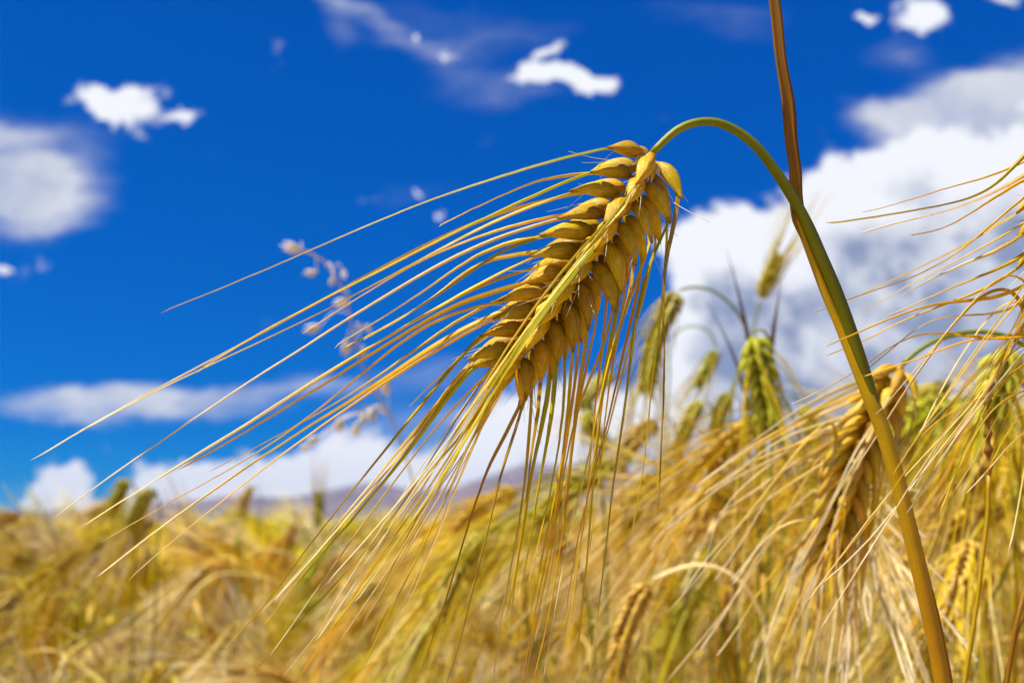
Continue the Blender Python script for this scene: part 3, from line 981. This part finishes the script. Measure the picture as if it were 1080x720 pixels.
soft_stalk('dark green stalk with a drooping green ear seen through the hanging awns', 'green', .75,
           [(614, 432), (612, 424), (617, 418), (624, 430), (632, 490), (638, 560), (640, 660), (641, 760)],
           [(617, 434), (623, 450), (631, 462), (640, 470)], .85, awn_len=(.04, .07), seed=7, stem_r=.0017)
soft_stalk('dark brown barley ear tilted down left, right of the hanging awns', 'brown', .80,
           [(696, 441), (706, 440), (712, 455), (712, 520), (708, 620), (706, 760)],
           [(692, 443), (677, 457), (662, 473), (650, 492)], 1.05, awn_len=(.06, .1), seed=8)
soft_stalk('golden brown barley ear directly under the dark brown tilted one', 'brown', .82,
           [(694, 497), (703, 496), (710, 512), (708, 600), (704, 760)],
           [(690, 499), (678, 515), (667, 534), (658, 556)], 1.0, awn_len=(.06, .1), seed=9)
soft_stalk('pale barley stalk bent in a round arch, its pale ear hanging low beneath the awns', 'pale', .52,
           [(690, 611), (704, 604), (722, 598), (745, 596), (768, 604), (788, 622), (802, 645), (810, 690), (812, 760)],
           [(684, 615), (672, 635), (661, 660), (653, 690), (650, 715)], .8, awn_len=(.06, .1), seed=10, stem_mat='leaf_pale', stem_r=.0014)
soft_stalk('yellow-green barley ear rising above the left field, left one of two against low clouds', 'green', 1.05,
           [(137, 505), (142, 512), (142, 560), (140, 640), (138, 760)], [(134, 505), (127, 518), (121, 532), (116, 545)], 1.0, awn_len=(.07, .1), seed=11)
soft_stalk('green barley ear in the left field just right of the taller yellow-green one', 'green', 1.0,
           [(163, 514), (167, 524), (166, 580), (163, 660), (160, 760)], [(160, 515), (151, 528), (143, 543), (137, 558)], 1.05, awn_len=(.07, .1), seed=12)
soft_stalk('small tan barley ear poking up alone above the left field in front of the hills', 'gold', 1.7,
           [(268, 511), (272, 516), (272, 560), (270, 640), (270, 760)], [(266, 512), (262, 519), (258, 527), (255, 535)], 1.0, seed=13)
soft_stalk('thin yellow-green upright ear above the field, left of the sharp raking awns', 'green', 1.5,
           [(333, 560), (332, 600), (330, 740)], [(334, 556), (336, 542), (337, 530), (337, 518)], .95, grav=0, awn_len=(.04, .07), spread=(3, 12), seed=14)
soft_stalk('golden ear tilted flat against the hill behind the sharp awns at centre', 'gold', 1.3,
           [(545, 527), (551, 534), (550, 580), (546, 660), (544, 760)], [(541, 528), (531, 534), (521, 541), (511, 548)], 1.0, seed=15)
soft_stalk('slim golden barley ear hanging below the hill at centre', 'gold', 1.35,
           [(534, 561), (538, 560), (541, 575), (540, 640), (538, 760)], [(532, 563), (528, 576), (523, 590), (519, 604)], 1.0, seed=16)
soft_stalk('rounded tan barley ear hanging straight down at lower centre left', 'gold', 1.15,
           [(450, 618), (454, 615), (459, 622), (460, 680), (460, 760)], [(448, 620), (447, 634), (446, 650), (446, 668)], 1.05, seed=17)
soft_stalk('broad green barley ear with hanging green awns behind the raking awns at right', 'green', .44,
           [(1062, 362), (1072, 352), (1084, 360), (1092, 400), (1094, 520), (1094, 760)], [(1060, 366), (1056, 392), (1050, 420), (1044, 446)], 1.1, awns=34, awn_len=(.05, .085), seed=18, spread=(8, 24))
soft_stalk('dark green barley ear at the right border, its stem slanting down left across the straw', 'green', .6,
           [(1076, 548), (1070, 580), (1056, 612), (1036, 650), (1018, 690), (1004, 760)], [(1077, 545), (1080, 530), (1086, 512), (1092, 495)], 1.0, awn_len=(.05, .08), seed=19, grav=.1)
soft_stalk('brown barley ear lying almost level among pale straw, right of the thick stem', 'brown', .62,
           [(1062, 536), (1074, 540), (1080, 560), (1082, 640), (1082, 760)], [(1058, 536), (1038, 543), (1016, 552), (994, 562)], 1.05, awn_len=(.07, .11), seed=20)
soft_stalk('orange-brown barley ear low on the right, under the level brown ear', 'brown', .66,
           [(1050, 600), (1060, 602), (1066, 620), (1068, 680), (1068, 760)], [(1046, 601), (1030, 612), (1012, 626), (998, 644)], 1.0, awn_len=(.07, .11), seed=21)
soft_stalk('golden brown barley ear with orange shadows, lying left of the hanging brown ear', 'brown', .7,
           [(772, 530), (782, 530), (788, 545), (788, 640), (786, 760)], [(768, 531), (750, 543), (732, 557), (717, 575)], 1.05, awn_len=(.07, .11), seed=22)

soft_stalk('pale yellow-green barley ear hanging just right of the thick stem, above the level brown ear', 'green', .8,
           [(985, 402), (994, 404), (998, 420), (998, 520), (996, 760)], [(982, 404), (973, 422), (966, 442), (960, 462)], 1.05, awns=40, awn_len=(.06, .1), seed=31)
soft_stalk('yellow-green barley ear half hidden by raking awns, beside the broad green ear', 'green', .72,
           [(1018, 418), (1027, 420), (1030, 440), (1030, 540), (1028, 760)], [(1014, 420), (1004, 440), (996, 462), (990, 486)], 1.0, awns=40, awn_len=(.06, .1), seed=32)
soft_stalk('blurred yellowish ear against the white cloud, left of the plump green ear', 'green', .9,
           [(772, 412), (778, 418), (778, 470), (776, 760)], [(769, 414), (762, 428), (757, 444), (753, 460)], 1.0, awns=36, awn_len=(.05, .09), seed=33)
soft_stalk('blurred green-gold ear drooping right of the plump green ear, before the thick stem', 'green', .85,
           [(842, 424), (836, 416), (830, 424), (828, 500), (826, 760)], [(845, 428), (852, 442), (857, 458), (860, 474)], 1.0, awns=36, awn_len=(.05, .09), seed=34)
soft_stalk('tall straw-coloured ear bowed over low on the right, beside the lower right corner straw', 'pale', .6,
           [(1052, 470), (1062, 468), (1070, 482), (1072, 560), (1072, 760)], [(1047, 473), (1034, 490), (1022, 508), (1012, 528)], 1.0, awns=40, awn_len=(.07, .11), seed=35)

# thin bare stalk with a dark stripped tip, right
rng = np.random.default_rng(40)
d = .31
st = np.array([P(x, y, d) for x, y in [(1046, 398), (1041, 430), (1042, 462), (1043, 500), (1042, 540), (1036, 590), (1030, 640), (1022, 690), (1012, 760)]])
foot = np.array([st[-1][0] - .05, st[-1][1] + .03, 0])
root = thing('barley_stalk', 'thin bare straw with a dark knobbly stripped tip, standing right of the thick stem', 'barley', Vector(foot))
mb = MB()
mb.tube(catmull(np.vstack([foot, st[-1] * .5 + foot * .5, st[::-1][:6]]), 200) - foot, np.linspace(.0011, .00065, 200), 8)
link('stem', mb.mesh('stem', M['stem_gold']), root)
tip = catmull(st[:4], 60)[::-1]
mb = MB()
mb.tube(tip - foot, .00075 + .0006 * np.abs(np.sin(np.linspace(0, 6 * math.pi, 60))) ** 3, 8)
link('bare_rachis', mb.mesh('bare_rachis', M['blade_brown']), root)
# reddish dry straw in the lower right corner
d = .30
st = np.array([P(x, y, d) for x, y in [(1086, 600), (1076, 640), (1066, 690), (1056, 760)]])
foot = np.array([st[-1][0] - .08, st[-1][1] + .02, 0])
root = thing('dry_straw', 'reddish brown dry straw slanting through the lower right corner', 'straw', Vector(foot))
mb = MB()
mb.tube(catmull(np.vstack([foot, st[::-1]]), 50) - foot, np.linspace(.0011, .0007, 50), 8)
link('stem', mb.mesh('stem', M['blade_brown']), root)
mb = MB()
mb.ribbon(catmull(np.array([P(x, y, d + .002) for x, y in [(1058, 745), (1062, 705), (1075, 660), (1090, 628)]]) - foot, 24), np.linspace(.0014, .0003, 24), -FWD, fold=.5, twist=.9)
link('leaf_blade', mb.mesh('leaf_blade', M['blade_brown']), root)


# ------------------------------------------------------------------ wild oat
def oat_spikelet(parent, base, p, dr, ln, rng):
    mb = MB()
    dr = nrm(dr)
    side = nrm(np.cross(dr, FWD))
    for sgn, lg in ((-1, 1.0), (1, .92), (.15, 1.15)):
        g = np.linspace(0, 1, 11)
        path = p + dr * ln * lg * g[:, None] + side * sgn * ln * (.20 * np.sin(g * 1.9))[:, None] + FWD * ln * .05 * sgn
        mb.tube(path - base, ln * .125 * np.sin(np.pi * np.clip(g, .05, 1.0) ** .7) ** .9 + .00012, 8, flat=.55)
    o = link('spikelet', mb.mesh('oat_spikelet', M['oat']), parent)


def oat(label, d, stem_px, branches, seed=0):
    rng = np.random.default_rng(seed)
    st = np.array([P(x, y, d) for x, y in stem_px])
    foot = np.array([st[-1][0] + .04, st[-1][1] + .05, 0])
    root = thing('wild_oat', label, 'wild oat', Vector(foot))
    full = catmull(np.vstack([st, foot])[::-1], 90)
    mb = MB()
    mb.tube(full - foot, np.linspace(.0013, .0006, 90), 6)
    link('stem', mb.mesh('stem', M['stem_gold']), root)
    for (x0, y0, x1, y1, ang, ln) in branches:
        a, b = P(x0, y0, d), P(x1, y1, d + rng.uniform(-.02, .02))
        m = (a + b) / 2 + UP * .006
        mb = MB()
        mb.tube(catmull(np.array([a, m, b]) - foot, 10), .00042, 5)
        link('branch', mb.mesh('oat_branch', M['oat']), root)
        dr = RIGHT * math.cos(math.radians(ang)) + UP * math.sin(math.radians(ang)) + FWD * rng.uniform(-.4, .4)
        oat_spikelet(root, foot, b, dr, 0.66 * ln * d / FPX, rng)
    return root


oat('drooping pale wild oat plant behind the raking awns, its spikelets dotting the blue sky', .74,
    [(306, 262), (326, 266), (342, 276), (354, 292), (364, 312), (370, 340), (374, 365), (384, 390), (400, 420), (412, 440), (424, 470), (436, 510), (448, 580), (458, 740)],
    [(318, 263, 318, 264, 165, 30), (332, 270, 334, 287, 185, 20), (344, 280, 352, 292, 250, 14), (352, 288, 362, 284, 280, 16), (362, 308, 368, 318, 190, 24),
     (368, 330, 338, 344, 195, 26), (372, 355, 366, 358, 265, 26), (374, 360, 378, 340, 290, 14), (376, 366, 388, 342, 280, 14), (380, 380, 384, 365, 270, 20),
     (410, 436, 407, 402, 265, 24), (412, 440, 394, 430, 262, 24), (410, 438, 384, 434, 262, 22), (408, 434, 360, 440, 255, 26), (408, 436, 376, 446, 265, 22),
     (405, 430, 336, 460, 215, 22), (404, 428, 326, 470, 200, 18)], 3)


# ------------------------------------------------------------------ the field: stalks one can tell apart, then the mass
def leaf_path(p0, az, L, rng, rise=.5):
    h = np.array([math.cos(az), math.sin(az), 0])
    pts = []
    for w in np.linspace(0, 1, 6):
        pts.append(p0 + h * L * w * .8 + np.array([0, 0, 1]) * L * (rise * w - (.55 + rise * .5) * w * w) + rng.normal(0, .002, 3))
    return catmull(pts, 16)


def field_shape(rng, height, nod, ear_len):
    """Stem and ear centre lines of a stalk rooted at the origin that nods towards +X."""
    lean = rng.uniform(-.03, .08)
    pts, p, ang = [], np.array([0.0, 0, 0]), 0.0
    body = height - .05
    for w in np.linspace(0, 1, 7):
        pts.append(np.array([lean * w * w, rng.normal(0, .004) * w, body * w]))
    p = pts[-1].copy()
    n = 6
    a0 = 0.15
    for i in range(n):
        a = a0 + (nod - a0) * ((i + 1) / n) ** 1.1
        p = p + np.array([math.sin(a), 0, math.cos(a)]) * (.085 / n)
        pts.append(p.copy())
    ear = [p.copy()]
    for i in range(4):
        a = nod + .10 * (i + 1)
        p = p + np.array([math.sin(a), rng.normal(0, .05), math.cos(a)]) * (ear_len / 4)
        ear.append(p.copy())
    pts, ear = np.array(pts), np.array(ear)
    k = 0.995 / max(pts[:, 2].max(), ear[:, 2].max() + (.035 if nod < 1 else -.012))
    return pts * k, ear * k


PROTO = {}
for si, (style, cnt) in enumerate((('gold', 6), ('pale', 3), ('brown', 3), ('green', 4))):
    PROTO[style] = []
    for k in range(cnt):
        rng = np.random.default_rng(500 + si * 20 + k)
        nod = (rng.uniform(.25, .9) if k % 3 == 1 else rng.uniform(1.7, 2.9)) if style != 'green' else rng.uniform(1.6, 2.7)
        st, ear = field_shape(rng, 1.0, nod, rng.uniform(.055, .075))
        km, am, sm = STYLES[style]
        mb = MB()
        mb.tube(catmull(st, 40), np.linspace(.0017, .0008, 40), 6)
        parts = [('stem', mb.mesh('stem', M[sm]))]
        eb, paths = ear_parts(ear, np.array([0, -1.0, 0.1]), rng.uniform(.95, 1.1), style, rng, rng.uniform(0, 3), 46, (.08, .13), .25, 6, 5, (5, 22))
        parts.append(('ear', eb.mesh('ear_grains', M[km])))
        mb = MB()
        for p in paths:
            mb.tube(p, .00062 * (1 - .70 * np.linspace(0, 1, 12)), 3, hint=rng.normal(0, 1, 3))
        parts.append(('awn_fringe', mb.mesh('awn_fringe', M[am[k % 3]], smooth=False)))
        for q in range(3):
            z = rng.uniform(.60, .95)
            mb = MB()
            pa = leaf_path(np.array([0.01, 0, z]), rng.uniform(0, 6.28), rng.uniform(.10, .2), rng, rng.uniform(.2, 1.0))
            mb.ribbon(pa, rng.uniform(.002, .0038) * np.interp(np.linspace(0, 1, 16), [0, .2, .6, 1], [.5, 1, .8, .06]), np.array([0, 0, 1.0]), fold=.4, twist=rng.uniform(-2, 2))
            parts.append(('leaf_blade', mb.mesh('leaf_blade', M['leaf_green' if style == 'green' and q == 1 else 'leaf_pale'])))
        PROTO[style].append(parts)

FIELD_LABEL = {
    'gold': ('golden barley stalk among many alike, a soft blur in the standing field', 'golden barley stalks of the blurred field'),
    'pale': ('bleached pale barley stalk, a soft blur in the standing field', 'bleached barley stalks of the blurred field'),
    'brown': ('brownish ripe barley stalk, a soft blur in the standing field', 'brown barley stalks of the blurred field'),
    'green': ('half-ripe green barley stalk, a soft blur low in the standing field', 'green barley stalks of the blurred field'),
}


def canopy(x, y):
    """Height of the crop's tops: level with the lens on the left, taller on the near right."""
    r = math.hypot(x, y)
    az = math.atan2(x, y)
    rise = np.interp(az, [.02, .12, .25, .45, .8], [0, .010, .05, .11, .125])
    near = min(1, max(0, (2.8 - r) / 1.4)) * min(1, max(.2, (r - .45) / .385))
    dip = .016 * math.exp(-((az + .02) / .12) ** 2) * min(1, r)
    dip += .15 * max(0, 1.35 - r) / .55 * np.interp(az, [-.05, .06], [1, 0])
    dip += .010 * np.interp(az, [-.45, -.2], [1, 0])
    return 0.957 - dip + min(r, 1.15) * rise * near + .006 * math.sin(x * 2.1) * math.cos(y * 1.7)


rng = np.random.default_rng(77)
cand = []
for _ in range(12000):
    az = rng.uniform(-.62, .62)
    r = 0.5 + 2.8 * math.sqrt(rng.random())
    x, y = r * math.sin(az), r * math.cos(az)
    lim = np.interp(az, [-.62, -.3, -.1, .05, .2], [.85, .85, .85, .80, .52])
    if r < lim or (r < .72 and x > .05):
        continue
    cand.append((r, x, y))
cand.sort()
# thin the candidates to the density of a crop, keep the nearest ones as objects of their own
kept = []
for (r, x, y) in cand:
    if all((x - a) ** 2 + (y - b) ** 2 > .066 ** 2 for _, a, b in kept):
        kept.append((r, x, y))
INDIV = 265
first = {s: [True] * len(PROTO[s]) for s in PROTO}
templates = {}
for (r, x, y) in kept[:INDIV]:
    u = rng.random()
    side = x > -.05
    style = 'gold' if u < .56 else ('pale' if u < .80 else ('brown' if u < .89 else 'green'))
    if 0.02 < math.atan2(x, y) < .3 and rng.random() < .3:
        style = 'green'
    k = int(rng.integers(len(PROTO[style])))
    z = canopy(x, y) + min(.024, rng.normal(0, .018)) - rng.exponential(.032)
    sc = z / 0.995
    az = math.pi + rng.normal(0, .75)
    lab, grp = FIELD_LABEL[style]
    key = (style, k)
    if key not in templates:
        root = thing('barley_stalk', lab, 'barley', (x, y, 0), grp)
        kids = [link(nm, me, root) for nm, me in PROTO[style][k]]
        templates[key] = (root, kids)
    else:
        src, kids = templates[key]
        root = src.copy()
        COL.objects.link(root)
        for c in kids:
            q = c.copy()
            COL.objects.link(q)
            q.parent = root
    root.location = (x, y, 0)
    root.rotation_euler = (rng.normal(0, .03), rng.normal(0, .03), az)
    root.scale = (sc, sc, sc)
RMAX = kept[INDIV - 1][0]

# the rest of the crop, one mass
LOW = []
for k in range(10):
    r2 = np.random.default_rng(900 + k)
    nod = r2.uniform(.15, .8) if k % 5 in (1, 3) else r2.uniform(1.7, 2.9)
    st, ear = field_shape(r2, 1.0, nod, r2.uniform(.055, .075))
    mb = MB()
    mb.tube(catmull(st, 9), np.linspace(.0018, .0010, 9), 3, c=(.60, .42, .05))
    e = catmull(ear, 12)
    prof = .0062 * np.array([.3, .85, 1, .8, 1.05, .8, 1, .75, .9, .65, .6, .15])
    mb.tube(e, prof, 6, c=(.72, .47, .035))
    T = nrm(ear[-1] - ear[-2])
    for q in range(30):
        s = r2.uniform(.05, 1)
        b = e[int(s * 11)]
        dr = nrm(T + r2.normal(0, .24, 3))
        L = r2.uniform(.08, .13)
        pa = np.array([b, b + dr * L * .5 + [0, 0, -.004], b + dr * L + np.array([0, 0, -.018])])
        mb.tube(pa, [.0009, .0007, .0003], 3, c=(.84, .62, .12))
    for q in range(3):
        pa = leaf_path(np.array([0.01, 0, r2.uniform(.6, .95)]), r2.uniform(0, 6.28), r2.uniform(.1, .2), r2, r2.uniform(.2, 1))[::3]
        g = np.linspace(0, 1, len(pa))
        mb.ribbon(pa, r2.uniform(.002, .004) * (1 - .9 * g ** 2), np.array([0, 0, 1.0]), c=(.84, .68, .30), twist=r2.uniform(-1, 1))
    LOW.append((np.vstack(mb.v), mb.f, np.vstack(mb.c)))

spots = [(x, y) for r, x, y in kept[INDIV:]]
while len(spots) < 4200:
    az = rng.uniform(-.85, .85)
    r = RMAX + (13 - RMAX) * rng.random() ** 1.5
    spots.append((r * math.sin(az), r * math.cos(az)))
# beside the frame, so that the crop goes on there
for _ in range(260):
    az = rng.choice([-1, 1]) * rng.uniform(.62, 1.25)
    r = rng.uniform(.7, RMAX)
    spots.append((r * math.sin(az), r * math.cos(az)))
vs, fs, cs, n0 = [], [], [], 0
for (x, y) in spots:
    v, f, c = LOW[int(rng.integers(len(LOW)))]
    z = canopy(x, y) + min(.024, rng.normal(0, .018)) - rng.exponential(.05)
    a = math.pi + rng.normal(0, .8)
    R = np.array([[math.cos(a), -math.sin(a), 0], [math.sin(a), math.cos(a), 0], [0, 0, 1]])
    sc = z / 0.995
    vs.append((v * sc) @ R.T + [x, y, 0])
    tone = rng.random()
    mul = np.array([1.02, 1.05, .6]) * rng.uniform(.9, 1.15)
    if tone < .14:
        mul = np.array([.60, .86, .35])
    elif tone < .32:
        mul = np.array([.46, .36, .20])
    elif tone < .52:
        mul = np.array([1.2, 1.26, 2.0])
    cs.append(np.clip(c * mul, 0, .9))
    fs += [tuple(i + n0 for i in q) for q in f]
    n0 += len(v)
me = bpy.data.meshes.new('barley_field')
me.from_pydata(np.vstack(vs).tolist(), [], fs)
at = me.attributes.new('tint', 'FLOAT_COLOR', 'POINT')
cc = np.vstack(cs)
at.data.foreach_set('color', np.hstack([cc, np.ones((len(cc), 1))]).astype(np.float32).ravel())
me.materials.append(M['field'])
me.polygons.foreach_set('use_smooth', [True] * len(me.polygons))
o = link('barley_field', me)
o['kind'] = 'stuff'
o['label'] = 'mass of blurred golden barley stretching to the horizon'

# ------------------------------------------------------------------ the air between here and the mountains
hm = bpy.data.materials.new('air')
hm.use_nodes = True
t = NT(hm.node_tree)
pv = t.n('ShaderNodeVolumePrincipled', {'Color': (0.10, 0.26, 0.70, 1), 'Density': 0.00006, 'Anisotropy': 0.0})
t.n('ShaderNodeOutputMaterial', {'Volume': pv.outputs[0]})
x0, y0, z0, z1 = 4900.0, 4900.0, -6.0, 215.0
me = bpy.data.meshes.new('haze')
me.from_pydata([(-x0, -y0, z0), (x0, -y0, z0), (x0, y0, z0), (-x0, y0, z0), (-x0, -y0, z1), (x0, -y0, z1), (x0, y0, z1), (-x0, y0, z1)], [],
               [(3, 2, 1, 0), (4, 5, 6, 7), (0, 1, 5, 4), (1, 2, 6, 5), (2, 3, 7, 6), (3, 0, 4, 7)])
me.materials.append(hm)
hz = link('haze', me)
hz['kind'] = 'stuff'
SC.cycles.volume_bounces = 0
